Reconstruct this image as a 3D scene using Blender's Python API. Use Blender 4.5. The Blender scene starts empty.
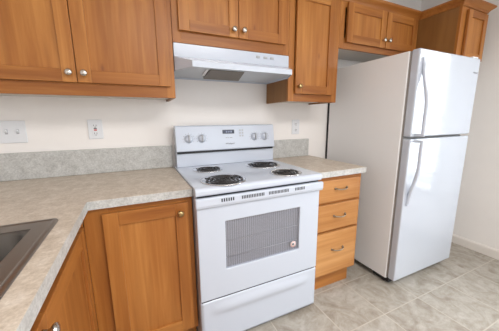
import bpy, bmesh, math, random
from mathutils import Vector, Matrix
random.seed(7)
PI = math.pi
S = bpy.context.scene
COL = S.collection

# ------------------------------------------------------------------ camera, world, lights, exposure
def make_camera():
    ya, pi_, ro = [math.radians(v) for v in (25.1641, -10.7629, -0.3931)]
    F = Vector((math.sin(ya) * math.cos(pi_), math.cos(ya) * math.cos(pi_), math.sin(pi_)))
    R = Vector((math.cos(ya), -math.sin(ya), 0))
    U = R.cross(F)
    R2 = R * math.cos(ro) + U * math.sin(ro)
    U2 = -R * math.sin(ro) + U * math.cos(ro)
    cam = bpy.data.cameras.new('camera')
    cam.sensor_width = 36.0
    cam.lens = 245.1886 / 499 * 36
    cam.clip_start = 0.02
    o = bpy.data.objects.new('camera', cam)
    COL.objects.link(o)
    m = Matrix((R2, U2, -F)).transposed().to_4x4()
    m.translation = Vector((-0.2388, -1.7962, 1.2412))
    o.matrix_world = m
    S.camera = o
make_camera()

w = bpy.data.worlds.new('daylight')
S.world = w
w.use_nodes = True
w.node_tree.nodes['Background'].inputs[0].default_value = (0.90, 0.95, 1.0, 1)
w.node_tree.nodes['Background'].inputs[1].default_value = 0.70

def area(name, loc, target, sx, sy, power, col, spec=1.0):
    l = bpy.data.lights.new(name, 'AREA')
    l.shape = 'RECTANGLE'; l.size = sx; l.size_y = sy
    l.energy = power; l.color = col; l.specular_factor = spec
    o = bpy.data.objects.new(name, l); COL.objects.link(o)
    o.location = loc
    d = Vector(target) - Vector(loc)
    o.rotation_euler = d.to_track_quat('-Z', 'Y').to_euler()
    return o
area('rear_daylight_fill', (1.8, -4.2, 1.6), (0.5, 0, 1.0), 2.2, 1.4, 22, (0.93, 0.965, 1.0), 0.5)  # added soft daylight fill from behind the camera, source unseen
area('patio_daylight', (3.05, -1.75, 1.35), (0.5, -1.5, 0.8), 1.1, 1.7, 66, (0.90, 0.955, 1.0))
area('overhead_fill', (0.5, -2.5, 2.40), (0.5, -2.5, 0), 1.5, 0.9, 46, (1.0, 0.97, 0.94), 0.4)  # added overhead fill, no ceiling fixture behind it

S.view_settings.view_transform = 'Standard'
S.view_settings.look = 'None'
S.view_settings.gamma = 1
S.view_settings.use_curve_mapping = False
S.view_settings.exposure = 0.29

# ------------------------------------------------------------------ materials
def lin(c):
    def f(v):
        v /= 255.0
        return v / 12.92 if v <= 0.04045 else ((v + 0.055) / 1.055) ** 2.4
    return (f(c[0]), f(c[1]), f(c[2]), 1)

def base_mat(name, col, rough=0.5, metal=0.0, spec=0.5, coat=0.0):
    m = bpy.data.materials.new(name); m.use_nodes = True
    b = m.node_tree.nodes['Principled BSDF']
    b.inputs['Base Color'].default_value = lin(col)
    b.inputs['Roughness'].default_value = rough
    b.inputs['Metallic'].default_value = metal
    b.inputs['Specular IOR Level'].default_value = spec
    b.inputs['Coat Weight'].default_value = coat
    b.inputs['Coat Roughness'].default_value = 0.08
    return m, m.node_tree, b

def nd(t, kind, **kw):
    n = t.nodes.new(kind)
    for k, v in kw.items(): setattr(n, k, v)
    return n

def ramp(t, stops, fac):
    r = nd(t, 'ShaderNodeValToRGB')
    e = r.color_ramp.elements
    while len(e) < len(stops): e.new(0.5)
    for i, (p, c) in enumerate(stops):
        e[i].position = p; e[i].color = lin(c)
    t.links.new(fac, r.inputs[0])
    return r.outputs[0]

def coords(t, scale=(1, 1, 1), loc=(0, 0, 0), rot=(0, 0, 0)):
    tc = nd(t, 'ShaderNodeTexCoord'); mp = nd(t, 'ShaderNodeMapping')
    mp.inputs['Scale'].default_value = scale
    mp.inputs['Location'].default_value = loc
    mp.inputs['Rotation'].default_value = rot
    t.links.new(tc.outputs['Object'], mp.inputs[0])
    return mp.outputs[0]

def noise(t, vec, scale, detail=4, rough=0.55, dist=0.0):
    n = nd(t, 'ShaderNodeTexNoise')
    n.inputs['Scale'].default_value = scale
    n.inputs['Detail'].default_value = detail
    n.inputs['Roughness'].default_value = rough
    n.inputs['Distortion'].default_value = dist
    t.links.new(vec, n.inputs['Vector'])
    return n.outputs[0]

def mixc(t, fac, a, b, mode='MIX'):
    n = nd(t, 'ShaderNodeMix', data_type='RGBA', blend_type=mode)
    if isinstance(fac, float): n.inputs[0].default_value = fac
    else: t.links.new(fac, n.inputs[0])
    for i, v in ((6, a), (7, b)):
        if isinstance(v, tuple): n.inputs[i].default_value = lin(v)
        else: t.links.new(v, n.inputs[i])
    return n.outputs[2]

def bump(t, b, h, strength, dist=0.002):
    n = nd(t, 'ShaderNodeBump')
    n.inputs['Strength'].default_value = strength
    n.inputs['Distance'].default_value = dist
    t.links.new(h, n.inputs['Height']); t.links.new(n.outputs[0], b.inputs['Normal'])

def wood(name, axis, dark, mid, light, seed=0.0):
    m, t, b = base_mat(name, mid, 0.38, 0, 0.35)
    sc = [30, 30, 30]; sc[axis] = 1.5
    v = coords(t, tuple(sc), (seed, seed * 1.7, seed * .6))
    n1 = noise(t, v, 1.0, 6, 0.6, 0.6)
    sc2 = [5, 5, 5]; sc2[axis] = 0.7
    n2 = noise(t, coords(t, tuple(sc2), (seed + 3, seed, 0)), 1.0, 2, 0.5, 0.4)
    c1 = ramp(t, [(0.3, dark), (0.5, mid), (0.7, light)], n1)
    c2 = ramp(t, [(0.32, dark), (0.52, mid), (0.7, light)], n2)
    c = mixc(t, 0.55, c1, c2)
    sc3 = [9, 9, 9]; sc3[axis] = 3.5
    vo = nd(t, 'ShaderNodeTexVoronoi', feature='F1')
    vo.inputs['Scale'].default_value = 1.0; vo.inputs['Randomness'].default_value = 1.0
    t.links.new(coords(t, tuple(sc3), (seed * 2, 1.3, seed)), vo.inputs['Vector'])
    kn = ramp(t, [(0.0, (255, 255, 255)), (0.10, (60, 60, 60)), (0.17, (0, 0, 0))], vo.outputs['Distance'])
    k2 = noise(t, coords(t, (4, 4, 4), (seed, 5, 2)), 1.0, 1)
    gate = ramp(t, [(0.55, (0, 0, 0)), (0.62, (255, 255, 255))], k2)
    g = nd(t, 'ShaderNodeMath', operation='MULTIPLY')
    t.links.new(kn, g.inputs[0]); t.links.new(gate, g.inputs[1])
    c = mixc(t, g.outputs[0], c, (112, 62, 34))
    t.links.new(c, b.inputs['Base Color'])
    bump(t, b, n1, 0.05)
    return m

WD, WM, WL = (130, 74, 30), (165, 104, 48), (196, 136, 72)
wood_z = wood('maple_vertical_grain', 2, WD, WM, WL)
wood_x = wood('maple_horizontal_grain', 0, WD, WM, WL, 4.1)
wood_y = wood('maple_depth_grain', 1, WD, WM, WL, 7.7)
wood_d = wood('maple_drawer_sidelit', 0, (156, 100, 52), (184, 129, 74), (206, 155, 100), 2.3)  # drawer maple lightened to carry the window light on this side
wood_side, _, _ = base_mat('cabinet_end_veneer', (160, 104, 58), 0.45)
tn = wood_side.node_tree
tn.links.new(ramp(tn, [(0.3, (128, 86, 42)), (0.7, (150, 104, 56))], noise(tn, coords(tn, (14, 14, 1.5)), 1, 5)),
             tn.nodes['Principled BSDF'].inputs['Base Color'])

liner, _, _ = base_mat('pale_cabinet_liner', (206, 200, 192), 0.5)

def mottled(name, stops, scale, rough, fine=None, bmp=0.0):
    m, t, b = base_mat(name, stops[1][1], rough, 0, 0.4)
    v = coords(t)
    n1 = noise(t, v, scale, 8, 0.68, 0.5)
    c = ramp(t, stops, n1)
    if fine:
        n2 = noise(t, v, scale * 5, 4, 0.7, 0.3)
        c2 = ramp(t, fine, n2)
        c = mixc(t, 0.45, c, c2)
    t.links.new(c, b.inputs['Base Color'])
    if bmp: bump(t, b, n1, bmp)
    return m
lam_top = mottled('beige_stone_laminate', [(0.3, (166, 150, 133)), (0.5, (196, 183, 168)), (0.70, (226, 218, 208))], 22, 0.42,
                  [(0.3, (154, 140, 124)), (0.55, (202, 189, 174)), (0.75, (228, 221, 210))])
lam_edge = mottled('stone_laminate_cool_lit', [(0.3, (158, 157, 156)), (0.5, (190, 190, 189)), (0.72, (214, 215, 215))], 22, 0.4,
                   [(0.35, (146, 145, 142)), (0.55, (196, 195, 190)), (0.75, (222, 222, 218))])  # same laminate as the worktop; cooler light painted in as grey
paint = mottled('cream_wall_paint', [(0.3, (238, 234, 231)), (0.5, (240, 236, 233)), (0.7, (242, 238, 235))], 2, 0.8)
ceil_m, _, _ = base_mat('white_ceiling_paint', (235, 230, 222), 0.9)
trim_m, _, _ = base_mat('white_trim_paint', (228, 222, 216), 0.45)

def floor_mat():
    m, t, b = base_mat('stone_look_vinyl_tile', (170, 158, 142), 0.42, 0, 0.4)
    TX, TY = 0.345, 0.3365
    v = coords(t, (1, 1, 1), (-0.435 + 10 * TX, 0.5865 + 20 * TY, 0))
    br = nd(t, 'ShaderNodeTexBrick', offset=0.0, squash=1.0)
    br.inputs['Scale'].default_value = 1.0
    br.inputs['Brick Width'].default_value = TX
    br.inputs['Row Height'].default_value = TY
    br.inputs['Mortar Size'].default_value = 0.0036
    br.inputs['Mortar Smooth'].default_value = 0.3
    br.inputs['Bias'].default_value = 0.0
    br.inputs['Color1'].default_value = (0, 0, 0, 1)
    br.inputs['Color2'].default_value = (1, 1, 1, 1)
    t.links.new(v, br.inputs['Vector'])
    add = nd(t, 'ShaderNodeVectorMath', operation='MULTIPLY_ADD')
    t.links.new(br.outputs['Color'], add.inputs[0])
    add.inputs[1].default_value = (3.1, 1.7, 0)
    t.links.new(v, add.inputs[2])
    n1 = noise(t, add.outputs[0], 6.0, 9, 0.68, 1.4)
    n2 = noise(t, add.outputs[0], 22, 5, 0.65, 0.4)
    c1 = ramp(t, [(0.28, (128, 116, 102)), (0.44, (160, 151, 138)), (0.56, (180, 174, 164)), (0.74, (204, 201, 196))], n1)
    c2 = ramp(t, [(0.3, (132, 124, 113)), (0.55, (166, 160, 152)), (0.75, (202, 199, 194))], n2)
    c = mixc(t, 0.35, c1, c2)
    gf = nd(t, 'ShaderNodeMath', operation='MULTIPLY'); gf.inputs[1].default_value = 0.55
    t.links.new(br.outputs['Fac'], gf.inputs[0])
    c = mixc(t, gf.outputs[0], c, (206, 199, 187))
    t.links.new(c, b.inputs['Base Color'])
    bump(t, b, n2, 0.08)
    return m
floor_m = floor_mat()

enamel, _, _ = base_mat('white_appliance_enamel', (196, 203, 216), 0.2, 0, 0.5, 0.3)
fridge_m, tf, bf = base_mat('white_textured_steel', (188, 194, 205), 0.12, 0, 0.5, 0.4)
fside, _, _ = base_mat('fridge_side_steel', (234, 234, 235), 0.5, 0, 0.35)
bump(tf, bf, noise(tf, coords(tf), 260, 2), 0.03, 0.001)
plastic, _, _ = base_mat('white_plastic', (226, 228, 232), 0.35)
greyp, _, _ = base_mat('pale_grey_plastic', (168, 170, 175), 0.4)
gasket, _, _ = base_mat('grey_gasket', (150, 147, 144), 0.7)
dark, _, _ = base_mat('black_gap', (28, 28, 32), 0.6)
coil_m, _, _ = base_mat('black_burner_coil', (52, 50, 50), 0.42, 0.3)
chrome, _, _ = base_mat('chrome', (214, 214, 216), 0.16, 1.0)
nickel, _, _ = base_mat('satin_nickel', (196, 190, 182), 0.25, 1.0)
pewter, _, _ = base_mat('antique_pewter', (142, 132, 118), 0.32, 1.0)
brass, _, _ = base_mat('aged_brass', (176, 150, 106), 0.28, 1.0)
steel, ts_, bs_ = base_mat('brushed_stainless', (152, 145, 138), 0.36, 1.0)
bump(ts_, bs_, noise(ts_, coords(ts_, (300, 6, 300)), 1, 3), 0.05, 0.001)
red_m, _, _ = base_mat('red_print', (190, 60, 58), 0.5)
white_print, _, _ = base_mat('white_print', (240, 232, 230), 0.5)
ink, _, _ = base_mat('grey_ink', (120, 122, 128), 0.5)
lcd, _, _ = base_mat('dark_blue_display', (40, 44, 66), 0.15)
lcd_seg, _, _ = base_mat('display_segment', (140, 150, 180), 0.3)
bowl_m, _, _ = base_mat('satin_steel_bowl', (100, 96, 92), 0.42, 1.0)
filt, tfl, bfl = base_mat('aluminium_mesh_filter', (150, 142, 134), 0.45, 0.8)
wv = nd(tfl, 'ShaderNodeTexChecker'); wv.inputs['Scale'].default_value = 1
tfl.links.new(coords(tfl, (180, 180, 180)), wv.inputs['Vector'])
wv.inputs[1].default_value = lin((84, 77, 70)); wv.inputs[2].default_value = lin((136, 128, 119))
tfl.links.new(wv.outputs[0], bfl.inputs['Base Color'])
hood_in, _, _ = base_mat('hood_underside_enamel', (200, 208, 216), 0.4)

def screen_mat():
    m, t, b = base_mat('oven_window_screen', (120, 120, 126), 0.4)
    v = coords(t, (1, 1, 1))
    wv = nd(t, 'ShaderNodeTexWave', wave_type='BANDS', bands_direction='X')
    wv.inputs['Scale'].default_value = 25
    wv.inputs['Distortion'].default_value = 2.2
    wv.inputs['Detail Scale'].default_value = 0.12
    t.links.new(v, wv.inputs['Vector'])
    wz = nd(t, 'ShaderNodeTexWave', wave_type='BANDS', bands_direction='Z')
    wz.inputs['Scale'].default_value = 60
    t.links.new(v, wz.inputs['Vector'])
    c = ramp(t, [(0.25, (124, 126, 133)), (0.75, (164, 166, 173))], wv.outputs[1])
    c2 = ramp(t, [(0.2, (120, 122, 128)), (0.8, (152, 154, 160))], wz.outputs[1])
    t.links.new(mixc(t, 0.3, c, c2), b.inputs['Base Color'])
    return m
screen = screen_mat()

def glass_mat(name, tint, gloss):
    m = bpy.data.materials.new(name); m.use_nodes = True
    t = m.node_tree
    for n in list(t.nodes):
        if n.type != 'OUTPUT_MATERIAL': t.nodes.remove(n)
    out = [n for n in t.nodes if n.type == 'OUTPUT_MATERIAL'][0]
    tr = nd(t, 'ShaderNodeBsdfTransparent'); tr.inputs[0].default_value = tint
    gl = nd(t, 'ShaderNodeBsdfGlossy'); gl.inputs['Roughness'].default_value = 0.03
    mx = nd(t, 'ShaderNodeMixShader'); mx.inputs[0].default_value = gloss
    t.links.new(tr.outputs[0], mx.inputs[1]); t.links.new(gl.outputs[0], mx.inputs[2])
    t.links.new(mx.outputs[0], out.inputs[0])
    return m
glass = glass_mat('oven_glass', (0.95, 0.95, 0.97, 1), 0.07)
pane_m = glass_mat('clear_window_glass', (0.97, 0.98, 0.98, 1), 0.05)
blind_m, _, _ = base_mat('white_blind_slat', (238, 238, 236), 0.5)

# ------------------------------------------------------------------ mesh helpers
class MB:
    """Collects shapes; build() links them as one mesh object."""
    def __init__(self): self.bm = bmesh.new(); self.mats = []
    def mi(self, m):
        if m is None: return 0
        if m not in self.mats: self.mats.append(m)
        return self.mats.index(m)
    def faces(self, vs, fs, m=None, smooth=False):
        v = [self.bm.verts.new(p) for p in vs]; i = self.mi(m)
        for f in fs:
            try:
                fc = self.bm.faces.new([v[k] for k in f]); fc.material_index = i; fc.smooth = smooth
            except ValueError: pass
        return self
    def box(self, x0, x1, y0, y1, z0, z1, m=None):
        x0, x1 = sorted((x0, x1)); y0, y1 = sorted((y0, y1)); z0, z1 = sorted((z0, z1))
        vs = [(x, y, z) for x in (x0, x1) for y in (y0, y1) for z in (z0, z1)]
        return self.faces(vs, [(0, 1, 3, 2), (4, 6, 7, 5), (0, 4, 5, 1), (2, 3, 7, 6), (0, 2, 6, 4), (1, 5, 7, 3)], m)
    def hexa(self, bot, top, m=None):
        return self.faces(list(bot) + list(top), [(3, 2, 1, 0), (4, 5, 6, 7), (0, 1, 5, 4), (1, 2, 6, 5), (2, 3, 7, 6), (3, 0, 4, 7)], m)
    def prism(self, prof, fn, a, b, m=None, smooth=False):
        n = len(prof)
        vs = [fn(p, a) for p in prof] + [fn(p, b) for p in prof]
        fs = [tuple(range(n))[::-1], tuple(range(n, 2 * n))] + [(i, (i + 1) % n, n + (i + 1) % n, n + i) for i in range(n)]
        return self.faces(vs, fs, m, smooth)
    def lathe(self, prof, org, axis, m=None, seg=24, caps=True):
        ax = Vector(axis).normalized()
        u = ax.orthogonal().normalized(); v = ax.cross(u)
        vs, fs = [], []
        for (r, h) in prof:
            for k in range(seg):
                a = 2 * PI * k / seg
                vs.append(Vector(org) + ax * h + (u * math.cos(a) + v * math.sin(a)) * max(r, 1e-5))
        for i in range(len(prof) - 1):
            for k in range(seg):
                fs.append((i * seg + k, i * seg + (k + 1) % seg, (i + 1) * seg + (k + 1) % seg, (i + 1) * seg + k))
        if caps:
            fs.append(tuple(range(seg))[::-1]); fs.append(tuple(range((len(prof) - 1) * seg, len(prof) * seg)))
        return self.faces(vs, fs, m, True)
    def tube(self, path, r, m=None, seg=8, rz=None, up=(0, 0, 1)):
        P = [Vector(p) for p in path]; vs, fs = [], []
        n = len(P)
        for i, p in enumerate(P):
            d = (P[min(i + 1, n - 1)] - P[max(i - 1, 0)]).normalized()
            u = d.cross(Vector(up))
            if u.length < 1e-4: u = d.orthogonal()
            u.normalize(); v = u.cross(d).normalized()
            ri = r[i] if isinstance(r, (list, tuple)) else r
            for k in range(seg):
                a = 2 * PI * k / seg
                vs.append(p + u * math.cos(a) * ri + v * math.sin(a) * (ri if rz is None else rz))
        for i in range(n - 1):
            for k in range(seg):
                fs.append((i * seg + k, i * seg + (k + 1) % seg, (i + 1) * seg + (k + 1) % seg, (i + 1) * seg + k))
        fs.append(tuple(range(seg))[::-1]); fs.append(tuple(range((n - 1) * seg, n * seg)))
        return self.faces(vs, fs, m, True)
    def grid(self, xs, ys, filled, z0, z1, m=None):
        """slab on a rectilinear grid with cells left out"""
        V = {}; i = self.mi(m)
        def vert(a, b, z):
            if (a, b, z) not in V: V[(a, b, z)] = self.bm.verts.new((xs[a], ys[b], z))
            return V[(a, b, z)]
        def face(l):
            f = self.bm.faces.new(l); f.material_index = i
        nx, ny = len(xs) - 1, len(ys) - 1
        ok = lambda a, b: 0 <= a < nx and 0 <= b < ny and filled(a, b)
        for a in range(nx):
            for b in range(ny):
                if not ok(a, b): continue
                face([vert(a, b, z1), vert(a + 1, b, z1), vert(a + 1, b + 1, z1), vert(a, b + 1, z1)])
                face([vert(a, b + 1, z0), vert(a + 1, b + 1, z0), vert(a + 1, b, z0), vert(a, b, z0)])
                for (da, db, e) in ((0, -1, ((a, b), (a + 1, b))), (1, 0, ((a + 1, b), (a + 1, b + 1))),
                                    (0, 1, ((a + 1, b + 1), (a, b + 1))), (-1, 0, ((a, b + 1), (a, b)))):
                    if not ok(a + da, b + db):
                        (p, q) = e
                        face([vert(*p, z0), vert(*q, z0), vert(*q, z1), vert(*p, z1)])
        return self
    def build(self, name, mat=None, parent=None, bevel=0.0, seg=2, kind=None):
        bmesh.ops.recalc_face_normals(self.bm, faces=self.bm.faces)
        off = origin_of(parent)
        if off.length: bmesh.ops.translate(self.bm, verts=self.bm.verts, vec=-off)
        me = bpy.data.meshes.new(name)
        self.bm.to_mesh(me); self.bm.free()
        for m in (self.mats or [mat]): me.materials.append(m)
        o = bpy.data.objects.new(name, me); COL.objects.link(o)
        if parent: o.parent = parent
        if bevel:
            b = o.modifiers.new('bevel', 'BEVEL'); b.width = bevel; b.segments = seg
            b.limit_method = 'ANGLE'; b.angle_limit = math.radians(40); b.harden_normals = False
        if kind: o['kind'] = kind
        return o

def origin_of(o):
    v = Vector((0, 0, 0))
    while o is not None:
        v = v + Vector(o.location); o = o.parent
    return v

def thing(name, loc, label, cat, group=None):
    o = bpy.data.objects.new(name, None); COL.objects.link(o)
    o.empty_display_size = 0.05
    o.location = loc; o['label'] = label; o['category'] = cat
    if group: o['group'] = group
    return o
def tag(o, label, cat, group=None):
    o['label'] = label; o['category'] = cat
    if group: o['group'] = group
    return o
ST = 'structure'

# ------------------------------------------------------------------ room
XL, XR, YF, ZC = -1.10, 2.603, -3.9, 2.44
WY0, WY1, WZ0, WZ1 = -2.35, -1.20, 0.45, 2.02        # window in the right wall
MB().box(XL - .1, XR + .1, YF, 0.1, -0.06, 0).build('floor', floor_m, kind=ST)
MB().box(XL - .1, XR + .1, YF, 0.1, ZC, ZC + .06).build('ceiling', ceil_m, kind=ST)
MB().box(XL - .1, XR + .1, 0, 0.1, 0, ZC).build('wall_back', paint, kind=ST)
MB().box(XL - .1, XL, YF, 0, 0, ZC).build('wall_left', paint, kind=ST)  # unseen; run full length to shut out daylight from the left
MB().box(XL - .1, XR + .1, YF - .1, YF, 0, 0.85).box(XL - .1, XR + .1, YF - .1, YF, 2.3, ZC).build('wall_front_light_block', paint, kind=ST)  # unseen; lower part added to block low sky light
wr = MB()
wr.box(XR, XR + .1, WY1, 0, 0, ZC).box(XR, XR + .1, YF, WY0, 0, ZC)
wr.box(XR, XR + .1, WY0, WY1, 0, WZ0).box(XR, XR + .1, WY0, WY1, WZ1, ZC)
wr.build('wall_right', paint, kind=ST)
win = MB()
fw = 0.05
win.box(XR - .012, XR + .08, WY0, WY0 + fw, WZ0, WZ1).box(XR - .012, XR + .08, WY1 - fw, WY1, WZ0, WZ1)
win.box(XR - .012, XR + .08, WY0 + fw, WY1 - fw, WZ0, WZ0 + fw).box(XR - .012, XR + .08, WY0 + fw, WY1 - fw, WZ1 - fw, WZ1)
win.box(XR + .03, XR + .07, WY0 + fw, WY1 - fw, 1.22, 1.26)
wo = win.build('window_1', trim_m, bevel=0.003, kind=ST)
MB().box(XR + .045, XR + .051, WY0 + fw, WY1 - fw, WZ0 + fw, 1.22).box(XR + .045, XR + .051, WY0 + fw, WY1 - fw, 1.26, WZ1 - fw).build('pane', pane_m, wo)
bprof = [(0, 0), (-.014, 0), (-.014, .068), (-.010, .078), (-.004, .084), (0, .084)]
MB().prism(bprof, lambda p, s: (XR + p[0], s, p[1]), YF, -0.014, trim_m).build('baseboard_right', trim_m, kind=ST)
MB().prism(bprof, lambda p, s: (s, p[0], p[1]), 1.21, 1.395, trim_m).build('baseboard_back', trim_m, kind=ST)

# ------------------------------------------------------------------ cabinetry
DB = 0.0185    # slab, held a little off the frame by its bumpers
DT = 0.021      # door thickness
def knob(parent, pos, axis, mat=nickel):
    m = MB()
    m.lathe([(0.0085, 0), (0.0075, .004), (0.006, .009), (0.0075, .013), (0.0135, .018), (0.0155, .022), (0.0145, .026), (0.009, .029), (0, .030)], pos, axis, mat, 20)
    return m.build('knob', mat, parent)

def shaker(name, parent, a0, a1, z0, z1, plane, axis='y', stile=0.058, rail=0.058, kn=None, knm=nickel):
    """Shaker door. axis 'y': front faces -y at y=plane; axis 'x': front faces +x at x=plane, a = y."""
    if axis == 'y':
        P = lambda a, d, z: (a, plane + d, z); wr_ = wood_x
    else:
        P = lambda a, d, z: (plane - d, a, z); wr_ = wood_y
    def bx(m, aa, ab, d0, d1, za, zb, mat):
        p, q = P(aa, d0, za), P(ab, d1, zb)
        m.box(p[0], q[0], p[1], q[1], p[2], q[2], mat)
    m = MB()
    bx(m, a0, a0 + stile, 0, DB, z0, z1, wood_z); bx(m, a1 - stile, a1, 0, DB, z0, z1, wood_z)
    bx(m, a0 + stile, a1 - stile, 0, DB, z1 - rail, z1, wr_); bx(m, a0 + stile, a1 - stile, 0, DB, z0, z0 + rail, wr_)
    d = m.build(name, None, parent, bevel=0.0016)
    m = MB(); bx(m, a0 + stile - .004, a1 - stile + .004, .010, .017, z0 + rail - .004, z1 - rail + .004, wood_z)
    m.build('panel', wood_z, d)
    if kn:
        knob(d, P(kn[0], 0, kn[1]), (0, -1, 0) if axis == 'y' else (1, 0, 0), knm)
    return d

def face_frame(parent, x0, x1, y, z0, z1, sl, sr, rb, rt, mullions=(), rails=(), d=0.019):
    m = MB()
    m.box(x0, x0 + sl, y, y + d, z0, z1, wood_z).box(x1 - sr, x1, y, y + d, z0, z1, wood_z)
    m.box(x0 + sl, x1 - sr, y, y + d, z0, z0 + rb, wood_x).box(x0 + sl, x1 - sr, y, y + d, z1 - rt, z1, wood_x)
    for (a, b) in mullions: m.box(a, b, y, y + d, z0 + rb, z1 - rt, wood_z)
    for (a, b) in rails: m.box(x0 + sl, x1 - sr, y, y + d, a, b, wood_x)
    return m.build('face_frame', None, parent, bevel=0.001)

YU = -0.309; ZT = 2.10
def upper(label, x0, x1, z0, doors, depth=YU, name='wall_cabinet', sl=.045, sr=.045, rb=.075, zdoor=None, ztop=2.072, knm=nickel, stile=.058):
    t = thing(name, ((x0 + x1) / 2, depth / 2, z0), label, 'cabinet', 'kitchen wall cabinets')
    m = MB()
    m.box(x0, x0 + .016, depth + .019, -.001, z0, ZT, wood_side).box(x1 - .016, x1, depth + .019, -.001, z0, ZT, wood_side)
    m.box(x0 + .016, x1 - .016, depth + .019, -.001, z0 + .012, z0 + .028, liner)
    m.box(x0 + .016, x1 - .016, depth + .019, -.001, ZT - .016, ZT, wood_side)
    m.box(x0 + .016, x1 - .016, -.012, -.001, z0 + .028, ZT - .016, wood_side)
    m.build('carcass', wood_side, t)
    mull = [(doors[0][1] - .02, doors[0][1] + .022)] if len(doors) == 2 else []
    face_frame(t, x0, x1, depth, z0, ZT, sl, sr, rb, .06, mull)
    for (a, b, kx, kz) in doors:
        shaker('door', t, a, b, zdoor, ztop, depth - DT, kn=(kx, kz) if kx is not None else None, knm=knm, stile=stile)
    return t

upper('honey maple two-door wall cabinet over the counter left of the range hood', -0.93, -0.002, 1.36,
      [(-.892, -.4605, -.488, 1.462), (-.4575, -.028, -.428, 1.462)], zdoor=1.420)
upper('short maple two-door wall cabinet right above the white range hood', 0.0, 0.758, 1.6595,
      [(.034, .3845, .352, 1.760), (.3875, .722, .415, 1.762)], zdoor=1.720)
upper('tall single-door maple wall cabinet between range hood and refrigerator', 0.760, 1.200, 1.3605,
      [(.808, 1.146, .835, 1.462)], zdoor=1.413, knm=brass)
upper('maple two-door wall cabinet above the left half of the refrigerator', 1.202, 2.108, 1.757,
      [(1.258, 1.676, 1.648, 1.856), (1.684, 2.07, 1.710, 1.858)], zdoor=1.800)

# deep cabinet in the corner
YD = -0.628; QX0, QX1, QZ = 2.110, 2.482, 1.682
t = thing('wall_cabinet', (2.296, YD / 2, QZ), 'deep narrow maple wall cabinet in the corner behind the right end of the refrigerator top', 'cabinet', 'kitchen wall cabinets')
m = MB()
m.box(QX0, QX0 + .016, YD + .019, -.001, QZ, ZT, wood_side).box(QX1 - .016, QX1, YD + .019, -.001, QZ, ZT, wood_side)
m.box(QX0 + .016, QX1 - .016, YD + .019, -.001, QZ + .012, QZ + .028, liner).box(QX0 + .016, QX1 - .016, YD + .019, -.001, ZT - .016, ZT, wood_side)
m.box(QX0 + .016, QX1 - .016, -.012, -.001, QZ + .028, ZT - .016, wood_side)
m.build('carcass', wood_side, t)
face_frame(t, QX0, QX1, YD, QZ, ZT, .085, .035, .035, .04)
shaker('door', t, 2.178, 2.462, 1.700, 2.060, YD - DT, stile=.052, rail=.05)

# crown moulding
crown = [(0, 0), (.006, 0), (.009, .011), (.018, .022), (.029, .031), (.037, .037), (.041, .043), (.041, .052), (0, .052)]
path = [(-.93, YU), (2.110, YU), (2.110, YD), (2.482, YD), (2.482, -.001)]
nrm = [(0, -1), (-1, -1), (-1, -1), (1, -1), (1, 0)]      # outward offset at each corner (mitred)
m = MB(); vs = []; n = len(crown)
for (px, py), (nx, ny) in zip(path, nrm):
    for (o_, z) in crown: vs.append((px + nx * o_ , py + ny * o_, 2.078 + z))
fs = [(i * n + k, i * n + (k + 1) % n, (i + 1) * n + (k + 1) % n, (i + 1) * n + k) for i in range(4) for k in range(n)]
fs += [tuple(range(n)), tuple(range(4 * n, 5 * n))]
m.faces(vs, fs, wood_x)
o = m.build('crown_molding', wood_x)
tag(o, 'maple crown molding running along the tops of the wall cabinets', 'molding')

# base cabinets -----------------------------------------------------------------
YB = -0.609; ZB0 = 0.11; CT = 0.909; CTH = 0.038; ZB1 = CT - CTH - .001
XS = -0.465
t = thing('base_cabinet', (-.23, -.30, 0), 'maple base cabinet with one door between the corner and the white range', 'cabinet', 'kitchen base cabinets')
m = MB()
m.box(-.463, -.447, YB + .019, -.002, ZB0, ZB1, wood_side).box(-.018, -.002, YB + .019, -.002, ZB0, ZB1, wood_side)
m.box(-.447, -.018, YB + .019, -.002, ZB0, ZB0 + .016, wood_side).box(-.447, -.018, -.014, -.002, ZB0 + .016, ZB1, wood_side)
m.build('carcass', wood_side, t)
face_frame(t, -.463, -.002, YB, ZB0, ZB1, .095, .05, .05, .05)
MB().box(-.463, -.002, -.547, -.53, 0.001, ZB0 - .001).build('toe_kick', wood_x, t)
shaker('door', t, -.392, -.026, .134, .842, YB - DT, kn=(-.066, .796), knm=brass, stile=.062, rail=.06)

t = thing('sink_base_cabinet', (-.78, -1.15, 0), 'maple sink base cabinet below the steel sink, facing the range side', 'cabinet', 'kitchen base cabinets')
m = MB()
m.box(-1.098, XS - .019, -.628, -.612, ZB0, ZB1, wood_side).box(-1.098, XS - .019, -1.716, -1.70, ZB0, ZB1, wood_side)
m.box(-1.098, XS - .019, -1.70, -.628, ZB0, ZB0 + .016, wood_side).box(-1.098, -1.086, -1.70, -.628, ZB0 + .016, ZB1, wood_side)
m.build('carcass', wood_side, t)
ZF = .846
m = MB()
m.box(XS - .019, XS, -.731, -.6115, ZB0, ZF, wood_z).box(XS - .019, XS, -1.716, -1.68, ZB0, ZF, wood_z)
m.box(XS - .019, XS, -1.68, -.731, ZB0, ZB0 + .05, wood_y).box(XS - .019, XS, -1.68, -.731, ZF - .05, ZF, wood_y)
m.box(XS - .019, XS, -1.273, -1.233, ZB0 + .05, ZF - .05, wood_z)
m.build('face_frame', None, t, bevel=.001)
MB().box(-.54, -.523, -1.716, -.612, 0.001, ZB0 - .001).build('toe_kick', wood_y, t)
shaker('door', t, -1.250, -.712, .134, .834, XS + DT, 'x', kn=(-1.222, .808), stile=.062, rail=.06)
shaker('door', t, -1.70, -1.256, .134, .834, XS + DT, 'x', kn=(-1.300, .79), stile=.062, rail=.06)

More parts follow.
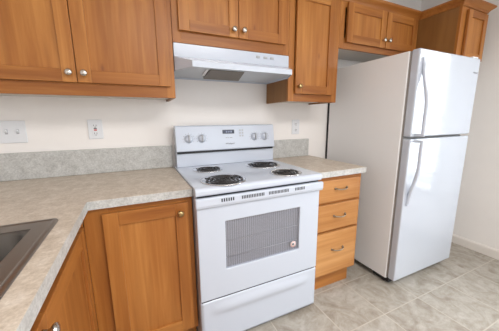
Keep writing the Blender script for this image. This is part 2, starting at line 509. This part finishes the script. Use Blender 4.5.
t = thing('drawer_cabinet', (.98, -.30, 0), 'maple base cabinet with three stacked drawers between range and refrigerator', 'cabinet', 'kitchen base cabinets')
ZD0 = .15
m = MB()
m.box(.770, .786, YB + .019, -.002, ZD0, ZB1, wood_side).box(1.169, 1.185, YB + .019, -.002, ZD0, ZB1, wood_side)
m.box(.786, 1.169, YB + .019, -.002, ZD0, ZD0 + .016, wood_side).box(.786, 1.169, -.014, -.002, ZD0 + .016, ZB1, wood_side)
m.build('carcass', wood_side, t)
face_frame(t, .770, 1.185, YB, ZD0, ZB1, .04, .04, .05, .04, (), [(.66, .71), (.47, .52)])
MB().box(.770, 1.185, -.547, -.53, 0.001, ZD0 - .001).build('toe_kick', wood_x, t)
for (z0, z1, zh) in ((.700, .846, .787), (.500, .682, .597), (.172, .482, .352)):
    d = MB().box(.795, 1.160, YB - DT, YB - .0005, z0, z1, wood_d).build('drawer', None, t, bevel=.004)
    pts = []
    for k in range(13):
        u = k / 12
        pts.append((.932 + .10 * u, YB - DT - .004 - .022 * math.sin(PI * u) ** .6, zh - .004 * math.sin(PI * u)))
    h = MB().tube(pts, [.0055 - .002 * math.sin(PI * k / 12) for k in range(13)], pewter, 8)
    for x in (.932, 1.032):
        h.lathe([(.008, 0), (.008, .003), (.005, .006)], (x, YB - DT, zh), (0, -1, 0), pewter, 12)
    h.build('pull_handle', pewter, d)

# countertops -------------------------------------------------------------------
def counter(label, build_fn, splash_fn, loc):
    t = thing('countertop', loc, label, 'countertop', 'laminate countertops')
    build_fn(t); splash_fn(t)
    return t
t = thing('countertop', (-.6, -.4, CT - CTH), 'L-shaped beige stone-look laminate countertop left of the range, holding the sink', 'countertop', 'laminate countertops')
CX, CY = -.4364, -.635
SX0, SX1, SY0, SY1 = -1.015, -.512, -1.585, -.825
xs = [-1.098, SX0, SX1, CX - .001, -.002]; ys = [-2.05, SY0, SY1, CY + .001, -.002]
m = MB().grid(xs, ys, lambda a, b: (a <= 2 or b == 3) and not (a == 1 and b == 1), CT - CTH, CT, lam_top)
m.build('worktop', lam_top, t)
m = MB()
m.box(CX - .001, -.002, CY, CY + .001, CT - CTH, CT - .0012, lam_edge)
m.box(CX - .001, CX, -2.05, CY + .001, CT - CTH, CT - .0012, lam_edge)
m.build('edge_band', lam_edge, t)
ZS = CT + .1545
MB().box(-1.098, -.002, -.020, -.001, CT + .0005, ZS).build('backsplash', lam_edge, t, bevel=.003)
t = thing('countertop', (.98, -.3, CT - CTH), 'short beige laminate countertop between the range and the refrigerator', 'countertop', 'laminate countertops')
MB().box(.764, 1.2025, CY + .001, -.002, CT - CTH, CT, lam_top).build('worktop', lam_top, t)
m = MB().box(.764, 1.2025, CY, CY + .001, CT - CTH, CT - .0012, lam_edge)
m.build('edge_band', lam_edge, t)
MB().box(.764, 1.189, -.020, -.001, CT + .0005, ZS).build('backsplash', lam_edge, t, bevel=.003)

# sink ----------------------------------------------------------------------------
t = thing('kitchen_sink', (-.765, -1.2, CT), 'brushed stainless steel drop-in sink in the left countertop', 'sink')
def rrect(x0, x1, y0, y1, r, z, n=6):
    out = []
    for (cx, cy, a0) in ((x1 - r, y1 - r, 0), (x0 + r, y1 - r, 90), (x0 + r, y0 + r, 180), (x1 - r, y0 + r, 270)):
        for k in range(n + 1):
            a = math.radians(a0 + 90 * k / n)
            out.append((cx + r * math.cos(a), cy + r * math.sin(a), z))
    return out
def loops(m, ls, mat, cap=False):
    n = len(ls[0]); vs = [p for l in ls for p in l]
    fs = [(i * n + k, i * n + (k + 1) % n, (i + 1) * n + (k + 1) % n, (i + 1) * n + k) for i in range(len(ls) - 1) for k in range(n)]
    if cap: fs.append(tuple(range((len(ls) - 1) * n, len(ls) * n)))
    m.faces(vs, fs, mat, True)
OX0, OX1, OY0, OY1 = -1.035, -.492, -1.61, -.800
BX0, BX1 = -.985, -.548
bowls = [(-1.175, -.872), (-1.545, -1.215)]
m = MB()
# deck of the rim: flat pieces between the outer edge and the two bowls, with a rolled outer lip
zr = CT + .0045
loops(m, [rrect(OX0, OX1, OY0, OY1, .018, CT + .0006), rrect(OX0 + .003, OX1 - .003, OY0 + .003, OY1 - .003, .017, CT + .006),
          rrect(OX0 + .012, OX1 - .012, OY0 + .012, OY1 - .012, .015, CT + .006), rrect(OX0 + .017, OX1 - .017, OY0 + .017, OY1 - .017, .012, zr)], steel)
rim_outer = m
xs = [OX0 + .017, BX0, BX1, OX1 - .017]; ys = [OY0 + .017, bowls[1][0], bowls[1][1], bowls[0][0], bowls[0][1], OY1 - .017]
mm = MB().grid(xs, ys, lambda a, b: not (a == 1 and b in (1, 3)), zr - .001, zr, steel)
me_ = bpy.data.meshes.new('tmp_rim'); mm.bm.to_mesh(me_); mm.bm.free(); m.bm.from_mesh(me_); bpy.data.meshes.remove(me_)
m.build('rim', steel, t)
for (y0, y1) in bowls:
    m = MB()
    # square-to-round transition keeps the bowl corners rounded
    n = 6
    sq = []
    for (cx, cy) in ((BX1, y1), (BX0, y1), (BX0, y0), (BX1, y0)): sq += [(cx, cy, zr)] * (n + 1)
    loops(m, [[(p[0], p[1], zr + .0002) for p in sq], rrect(BX0, BX1, y0, y1, .055, zr + .0002), rrect(BX0 + .006, BX1 - .006, y0 + .006, y1 - .006, .052, zr - .008),
              rrect(BX0 + .012, BX1 - .012, y0 + .012, y1 - .012, .05, zr - .13),
              rrect(BX0 + .03, BX1 - .03, y0 + .03, y1 - .03, .05, zr - .165), rrect(BX0 + .1, BX1 - .1, y0 + .1, y1 - .1, .04, zr - .170)], bowl_m, True)
    b = m.build('bowl', bowl_m, t)
    MB().lathe([(.045, 0), (.043, .003), (.03, .002), (.0, .001)], ((BX0 + BX1) / 2, (y0 + y1) / 2, zr - .1695), (0, 0, 1), chrome, 20).build('drain', chrome, b)

# range hood ----------------------------------------------------------------------
HY0, HY1 = -.311, -.450
t = thing('range_hood', (.38, -.2, 1.51), 'white under-cabinet range hood with slanted visor above the range', 'range hood')
m = MB()
T0, T1, L1, L0 = 1.657, 1.586, 1.542, 1.511
a = .002; bq = .758; c0, c1 = .070, .693
V = [(a, -.003, T0), (bq, -.003, T0), (a, HY0, T0), (bq, HY0, T0), (a, HY0, T1), (bq, HY0, T1),
     (c0, HY1, L1), (c1, HY1, L1), (c0, HY1, L0), (c1, HY1, L0), (a, HY0, L0), (bq, HY0, L0), (a, -.003, L0), (bq, -.003, L0)]
m.faces(V, [(0, 1, 3, 2), (2, 3, 5, 4), (4, 5, 7, 6), (6, 7, 9, 8), (4, 6, 8, 10), (5, 11, 9, 7), (0, 2, 4, 10, 12), (1, 13, 11, 5, 3), (0, 12, 13, 1), (10, 8, 9, 11, 13, 12)], enamel)
m.bm.faces.ensure_lookup_table()
bottom = m.bm.faces[len(m.bm.faces) - 1]
m.mi(hood_in)
bmesh.ops.recalc_face_normals(m.bm, faces=m.bm.faces)
bmesh.ops.inset_region(m.bm, faces=[bottom], thickness=.005, depth=0)
res = bmesh.ops.extrude_face_region(m.bm, geom=[bottom])
ev = [e for e in res['geom'] if isinstance(e, bmesh.types.BMVert)]
bmesh.ops.translate(m.bm, verts=ev, vec=(0, 0, .011))
for e in res['geom']:
    if isinstance(e, bmesh.types.BMFace): e.material_index = 1
if bottom.is_valid: bmesh.ops.delete(m.bm, geom=[bottom], context='FACES_ONLY')
o = m.build('shell', enamel, t, bevel=.0018)
# tilted grease filter hanging a little lower at the back
m = MB().hexa([(.19, -.36, 1.5175), (.405, -.36, 1.5175), (.466, -.12, 1.5045), (.214, -.12, 1.5045)],
              [(.19, -.36, 1.521), (.405, -.36, 1.521), (.466, -.12, 1.521), (.214, -.12, 1.521)], filt)
f = m.build('grease_filter', filt, t)
m = MB()
m.hexa([(.168, -.35, 1.517), (.184, -.35, 1.517), (.200, -.2, 1.509), (.184, -.2, 1.509)],
       [(.168, -.35, 1.521), (.184, -.35, 1.521), (.200, -.2, 1.521), (.184, -.2, 1.521)], plastic)
m.build('lamp_lens', plastic, t)
for x in (.524, .578, .627):
    s = MB().box(x - .013, x + .013, HY0 - .004, HY0 - .0002, 1.622, 1.636).build('switch', greyp, t, bevel=.001)

# ------------------------------------------------------------------ range
YR = -.678
t = thing('electric_range', (.38, -.34, 0), 'white freestanding electric range with four black coil burners', 'stove')
m = MB().box(.003, .757, -.648, -.03, .03, .876)
m.build('body', enamel, t, bevel=.004)
for (x, y) in ((.06, -.635), (.695, -.635), (.06, -.08), (.70, -.08)):
    MB().lathe([(.016, 0.0005), (.018, .008), (.010, .010), (.010, .031)], (x, y, 0), (0, 0, 1), dark, 16).build('levelling_foot', dark, t)
# cooktop with rolled front edge
prof = [(-.035, .8765), (-.035, .919), (-.667, .919), (-.679, .917), (-.687, .911), (-.690, .902), (-.690, .888), (-.686, .880), (-.677, .8765)]
m = MB().prism(prof, lambda p, s: (s, p[0], p[1]), .0, .760, enamel)
ct = m.build('cooktop', enamel, t, bevel=.003)
# side seams beside the counters
def burner(cx, cy, r):
    m = MB()
    z = .9192
    m.lathe([(r + .020, z), (r + .019, z + .004), (r + .012, z + .0052), (r + .006, z + .003), (r - .012, z + .0015), (.03, z + .001), (0, z + .001)], (cx, cy, 0), (0, 0, 1), chrome, 48)
    p = m.build('drip_pan', chrome, t)
    m = MB()
    turns = 3 if r < .09 else 4
    z -= .003
    pts = []; N = turns * 36
    for k in range(N + 1):
        u = k / N; rr = .018 + (r - .018) * u; a = 2 * PI * turns * u + .6
        pts.append((cx + rr * math.cos(a), cy + rr * math.sin(a), z + .0095))
    m.tube(pts, .0047, coil_m, 8, .0026)
    for k in range(3):
        a = 2 * PI * k / 3 + .4
        c, s = math.cos(a), math.sin(a)
        m.tube([(cx + c * .012, cy + s * .012, z + .006), (cx + c * (r + .004), cy + s * (r + .004), z + .006)], .0035, coil_m, 6)
    m.build('burner_coil', coil_m, p)
burner(.180, -.575, .103); burner(.180, -.268, .077); burner(.573, -.288, .103); burner(.577, -.574, .077)
# backguard
m = MB()
prof = [(-.032, .9195), (-.032, 1.187), (-.040, 1.1985), (-.098, 1.1985), (-.106, 1.192), (-.128, 1.035), (-.128, 1.027), (-.112, 1.022), (-.108, 1.010), (-.112, .9195)]
m.prism(prof, lambda p, s: (s, p[0], p[1]), .012, .764, enamel)
bg = m.build('backguard', enamel, t, bevel=.003)
MB().box(.016, .752, -.1225, -.106, 1.0115, 1.0235).build('trim_line', dark, bg)
def bgp(x, z, d=0.0):      # point on the sloping control panel
    y = -.128 + (z - 1.035) / .155 * .022
    n_ = Vector((0, -.155, .022)).normalized()
    return Vector((x, y, z)) + n_ * d
NB = Vector((0, -.155, .022)).normalized()
UB = Vector((0, .022, .155)).normalized()
def plate(name, mat, x0, x1, z0, z1, th, parent, d0=.0003):
    m = MB(); b0 = [bgp(x0, z0, d0), bgp(x1, z0, d0), bgp(x1, z1, d0), bgp(x0, z1, d0)]
    t0 = [p + NB * th for p in b0]
    m.hexa(b0, t0, mat)
    return m.build(name, mat, parent)
for x in (.097, .187, .592, .678):
    k = MB().lathe([(.029, .0003), (.029, .003), (.027, .005), (.024, .006), (.022, .018), (.019, .022), (0, .0225)], bgp(x, 1.110), NB, enamel, 28)
    kb = k.build('knob', plastic, bg)
    m = MB(); c = bgp(x, 1.110, .012)
    def kp(dx, du, dn): return c + Vector((1, 0, 0)) * dx + UB * du + NB * dn
    m.hexa([kp(-.0065, -.026, 0), kp(.0065, -.026, 0), kp(.0065, .026, 0), kp(-.0065, .026, 0)],
           [kp(-.004, -.022, .02), kp(.004, -.022, .02), kp(.004, .022, .02), kp(-.004, .022, .02)], greyp)
    m.build('grip', greyp, kb, bevel=.002)
    # dial marks printed round the knob
    m = MB()
    for i in range(9):
        a = math.radians(-30 + 30 * i)
        q = bgp(x, 1.110, .0003) + Vector((1, 0, 0)) * math.cos(a) * .037 + UB * math.sin(a) * .037
        m.lathe([(.0022, 0), (.0022, .0004)], q, NB, ink, 8)
    m.build('dial_marks', ink, bg)
dp = plate('clock_display', lcd, .340, .430, 1.137, 1.165, .002, bg)
m = MB()
for i, x in enumerate((.366, .380, .394, .404)):
    b0 = [bgp(x, 1.145, .0025), bgp(x + .006, 1.145, .0025), bgp(x + .006, 1.157, .0025), bgp(x, 1.157, .0025)]
    m.hexa(b0, [p + NB * .0004 for p in b0], lcd_seg)
m.build('digit_segments', lcd_seg, dp)
m = MB()
for j, z in enumerate((1.160, 1.140, 1.120)):
    for x in (.470, .490):
        b0 = [bgp(x, z - .006, .0003), bgp(x + .012, z - .006, .0003), bgp(x + .012, z + .006, .0003), bgp(x, z + .006, .0003)]
        m.hexa(b0, [p + NB * .0012 for p in b0], greyp)
m.build('touch_keypad', greyp, bg)
m = MB()
for x in (.362, .376, .392, .404):
    b0 = [bgp(x, 1.1065, .0003), bgp(x + .009, 1.1065, .0003), bgp(x + .009, 1.1105, .0003), bgp(x, 1.1105, .0003)]
    m.hexa(b0, [p + NB * .0004 for p in b0], ink)
m.build('printed_legend', ink, bg)

def text_mesh(name, body, size, mat, parent, org, xax, yax, bold=0.0):
    cu = bpy.data.curves.new(name, 'FONT'); cu.body = body; cu.size = size; cu.align_x = 'CENTER'; cu.align_y = 'CENTER'
    cu.extrude = .0003; cu.offset = bold
    ob = bpy.data.objects.new(name + '_src', cu); COL.objects.link(ob)
    dg = bpy.context.evaluated_depsgraph_get(); dg.update()
    me = bpy.data.meshes.new_from_object(ob.evaluated_get(dg))
    bpy.data.objects.remove(ob); bpy.data.curves.remove(cu)
    xa, ya = Vector(xax).normalized(), Vector(yax).normalized(); za = xa.cross(ya)
    off = origin_of(parent)
    for v in me.vertices:
        v.co = Vector(org) + xa * v.co.x + ya * v.co.y + za * v.co.z - off
    me.materials.clear(); me.materials.append(mat)
    o = bpy.data.objects.new(name, me); COL.objects.link(o); o.parent = parent
    return o
text_mesh('brand_badge', 'Whirlpool', .0165, ink, bg, bgp(.393, 1.067, .0008), (1, 0, 0), UB, .0002)

# oven door: face with a real opening
DX0, DX1, DZ0, DZ1 = .004, .756, .302, .866
WX0, WX1, WZa, WZb = .149, .614, .460, .728
m = MB()
P = lambda x, y, z: (x, y, z)
xs = [DX0, WX0, WX1, DX1]; zs = [DZ0, WZa, WZb, DZ1]
g = MB().grid(xs, zs, lambda a, b: not (a == 1 and b == 1), 0, .040, enamel)
for v in g.bm.verts: v.co = Vector((v.co.x, YR + .040 - v.co.z, v.co.y))
dr = g.build('oven_door', enamel, t, bevel=.004)
MB().box(WX0 + .0005, WX1 - .0005, YR + .014, YR + .018, WZa + .0005, WZb - .0005).build('window_screen', screen, dr)
for z in (.612, .520):
    m = MB().tube([(WX0 + .002, YR + .011, z), (WX1 - .002, YR + .011, z)], .0016, greyp, 6)
    m.build('rack_wire', greyp, dr)
wg = MB().box(WX0 + .0005, WX1 - .0005, YR + .003, YR + .006, WZa + .0005, WZb - .0005).build('window_glass', glass, dr)
# round caution sticker on the glass
sx, sz = .574, .500
m = MB()
m.lathe([(.0195, 0), (.0195, .0004), (0, .0004)], (sx, YR + .0026, sz), (0, -1, 0), white_print, 32)
vs, fs = [], []
for k in range(32):
    a_ = 2 * PI * k / 32
    for r_ in (.0142, .0168): vs.append((sx + r_ * math.cos(a_), YR + .0018, sz + r_ * math.sin(a_)))
for k in range(32):
    q_ = (k + 1) % 32
    fs.append((2 * k, 2 * k + 1, 2 * q_ + 1, 2 * q_))
m.faces(vs, fs, red_m)
m.lathe([(.0085, 0), (.0085, .0004), (0, .0004)], (sx, YR + .0021, sz), (0, -1, 0), ink, 16)
m.build('round_sticker', None, dr)
# full-width bowed handle band with vent slots
prof = [(YR - .0002, .8695), (YR - .014, .8685), (YR - .019, .862), (YR - .019, .832), (YR - .014, .818), (YR - .0002, .812)]
m = MB().prism(prof, lambda p, s: (s, p[0], p[1]), -.002, .768, enamel)
hd = m.build('door_handle', enamel, dr, bevel=.004)
for (x0, x1, nn) in ((.122, .195, 6), (.232, .366, 14), (.390, .520, 14), (.560, .630, 7)):
    m = MB()
    for i in range(nn):
        xx = x0 + (x1 - x0) * (i + .2) / nn
        m.box(xx, xx + (x1 - x0) / nn * .55, YR - .0196, YR - .0188, .841, .858)
    m.build('vent_slots', dark, hd)
MB().box(.012, .748, -.672, -.650, .8685, .8755).build('cooktop_gap', dark, t)
MB().box(.012, .748, YR + .008, -.650, .292, .3015).build('drawer_gap', dark, t)
# storage drawer with a bowed finger ridge
m = MB()
NX, NZ = 40, 24
vs, fs = [], []
for i in range(NX + 1):
    for j in range(NZ + 1):
        u = i / NX; x = DX0 + (DX1 - DX0) * u; z = .028 + (.291 - .028) * j / NZ
        c = .225 + .010 * (1 - (2 * u - 1) ** 2)
        e = max(0.0, 1 - ((2 * u - 1) / .86) ** 6)
        wdt = .018 + .012 * (1 - (2 * u - 1) ** 2)
        bulge = .013 * math.exp(-((z - c) / wdt) ** 2) * e if True else 0
        vs.append((x, YR + .004 - bulge, z))
for i in range(NX):
    for j in range(NZ):
        k = i * (NZ + 1) + j
        fs.append((k, k + NZ + 1, k + NZ + 2, k + 1))
m.faces(vs, fs, enamel, True)
o = m.build('storage_drawer', enamel, t)
sm = o.modifiers.new('sheet', 'SOLIDIFY'); sm.thickness = .03; sm.offset = 0
# orientation safe: thickness is centred, so move back half of it
for v in o.data.vertices: v.co.y += .015

# ------------------------------------------------------------------ refrigerator
FX0, FX1, FY, FG, FZ = 1.399, 2.122, -.789, -.734, 1.664
t = thing('refrigerator', (1.76, -.4, 0), 'white top-freezer refrigerator standing near the right wall', 'refrigerator')
MB().box(FX0, FX1, FG + .012, -.03, .045, FZ - .004).build('cabinet_body', fside, t, bevel=.006)
MB().box(FX0 + .004, FX1 - .004, -.0295, -.006, .045, FZ - .02).build('rear_panel', dark, t)
MB().box(FX0 + .006, FX1 - .006, FG - .001, FG + .0115, .06, FZ - .008).build('door_gasket', gasket, t)
MB().box(FX0 + .02, FX1 - .02, FG + .0, -.60, .012, .044).build('base_grille', dark, t)
for (x, y) in ((FX0 + .03, -.69), (FX1 - .03, -.69), (FX0 + .03, -.10), (FX1 - .03, -.10)):
    MB().lathe([(.018, -.009), (.0215, -.007), (.0215, .007), (.018, .009)], (x, y, .022), (1, 0, 0), dark, 16).build('roller', dark, t)
fd = MB().box(FX0, FX1, FY, FG - .0015, 1.117, FZ).build('freezer_door', fridge_m, t, bevel=.009, seg=3)
rd = MB().box(FX0, FX1, FY, FG - .0015, .057, 1.102).build('refrigerator_door', fridge_m, t, bevel=.009, seg=3)
MB().box(FX1 - .09, FX1 - .02, FY + .008, FG + .05, FZ - .003, FZ + .010).build('hinge_cover', plastic, t, bevel=.003)
hx = 1.442
def handle(parent, zs_, ys_, foot):
    pts = []
    N = 24
    for k in range(N + 1):
        u = k / N
        z = zs_[0] + (zs_[1] - zs_[0]) * u
        s = min(1, u / .62); e = s * s * (3 - 2 * s)
        pts.append((hx, ys_[0] + (ys_[1] - ys_[0]) * e, z))
    m = MB().tube(pts, .0125, enamel, 10, .010, up=(1, 0, 0))
    return m
h = handle(fd, (1.595, 1.122), (FY - .006, FY - .050), 1)
h.box(hx - .012, hx + .012, FY - .012, FY + .0005, 1.575, 1.612, enamel)
h.box(hx - .010, hx + .010, FY - .050, FY + .0005, 1.122, 1.140, enamel)
h.build('handle', enamel, fd, bevel=.002)
h = handle(rd, (.655, 1.097), (FY - .006, FY - .050), -1)
h.box(hx - .012, hx + .012, FY - .012, FY + .0005, .640, .680, enamel)
h.box(hx - .010, hx + .010, FY - .050, FY + .0005, 1.080, 1.097, enamel)
h.build('handle', enamel, rd, bevel=.002)
text_mesh('brand_badge', 'Whirlpool', .0140, ink, fd, (2.072, FY - .0007, 1.562), (1, 0, 0), (0, 0, 1), .0006)

# ------------------------------------------------------------------ outlets and switches
def wall_plate(name, x0, x1, z0, z1, label, cat):
    t = thing(name, ((x0 + x1) / 2, -.003, z0), label, cat)
    p = MB().box(x0, x1, -.007, -.0005, z0, z1).build('cover_plate', plastic, t, bevel=.003)
    return t
t = wall_plate('light_switch', -.901, -.781, 1.118, 1.240, 'white double toggle light switch plate on the wall above the left counter', 'light switch')
for x in (-.866, -.818):
    MB().box(x - .006, x + .006, -.0085, -.0072, 1.167, 1.193).build('switch_slot', greyp, t)
    m = MB().hexa([(x - .0045, -.0086, 1.174), (x + .0045, -.0086, 1.174), (x + .0045, -.0086, 1.188), (x - .0045, -.0086, 1.188)],
                  [(x - .004, -.020, 1.182), (x + .004, -.020, 1.182), (x + .004, -.020, 1.192), (x - .004, -.020, 1.192)], plastic)
    m.build('toggle', plastic, t)
t = wall_plate('power_outlet', -.487, -.409, 1.125, 1.243, 'white safety wall outlet with red reset button, above the left backsplash', 'outlet')
MB().box(-.466, -.430, -.0095, -.0072, 1.148, 1.220).build('receptacle', plastic, t, bevel=.001)
MB().box(-.456, -.440, -.0108, -.0096, 1.176, 1.184).build('reset_button', red_m, t)
MB().box(-.456, -.440, -.0108, -.0096, 1.187, 1.193).build('test_button', dark, t)
def slots(t, x, zs_, y):
    for z in zs_:
        m = MB().box(x - .0075, x - .0052, y - .0006, y, z - .005, z + .005).box(x + .0052, x + .0075, y - .0006, y, z - .005, z + .005)
        m.lathe([(.0028, 0), (.0028, .0006)], (x, y, z - .010), (0, -1, 0), dark, 10)
        m.build('plug_slots', dark, t)
slots(t, -.448, (1.160, 1.208), -.0096)
t = wall_plate('power_outlet', 1.012, 1.090, 1.107, 1.232, 'plain white wall outlet above the backsplash right of the range', 'outlet')
for z in (1.145, 1.194):
    MB().lathe([(.0165, 0), (.0165, .002), (.015, .003), (0, .003)], (1.051, -.0072, z), (0, -1, 0), plastic, 20).build('receptacle', plastic, t)
slots(t, 1.051, (1.147, 1.196), -.0104)

# ------------------------------------------------------------------ blind in the right-hand window
t = thing('window_blind', (XR - .03, (WY0 + WY1) / 2, WZ1), 'white slatted blind hanging in the right wall window', 'blind')
MB().box(XR - .055, XR - .013, WY0 + .02, WY1 - .02, WZ1 - .045, WZ1 - .005).build('headrail', trim_m, t, bevel=.002)
m = MB()
z = WZ1 - .07
while z > WZ0 + .04:
    y0, y1 = WY0 + .03, WY1 - .03
    m.hexa([(XR - .058, y0, z - .009), (XR - .016, y0, z + .009), (XR - .016, y1, z + .009), (XR - .058, y1, z - .009)],
           [(XR - .058, y0, z - .0075), (XR - .016, y0, z + .0105), (XR - .016, y1, z + .0105), (XR - .058, y1, z - .0075)], blind_m)
    z -= .044
m.build('slats', blind_m, t)
MB().box(XR - .052, XR - .018, WY0 + .03, WY1 - .03, WZ0 + .008, WZ0 + .026).build('bottom_rail', trim_m, t)
bpy.context.view_layer.update()
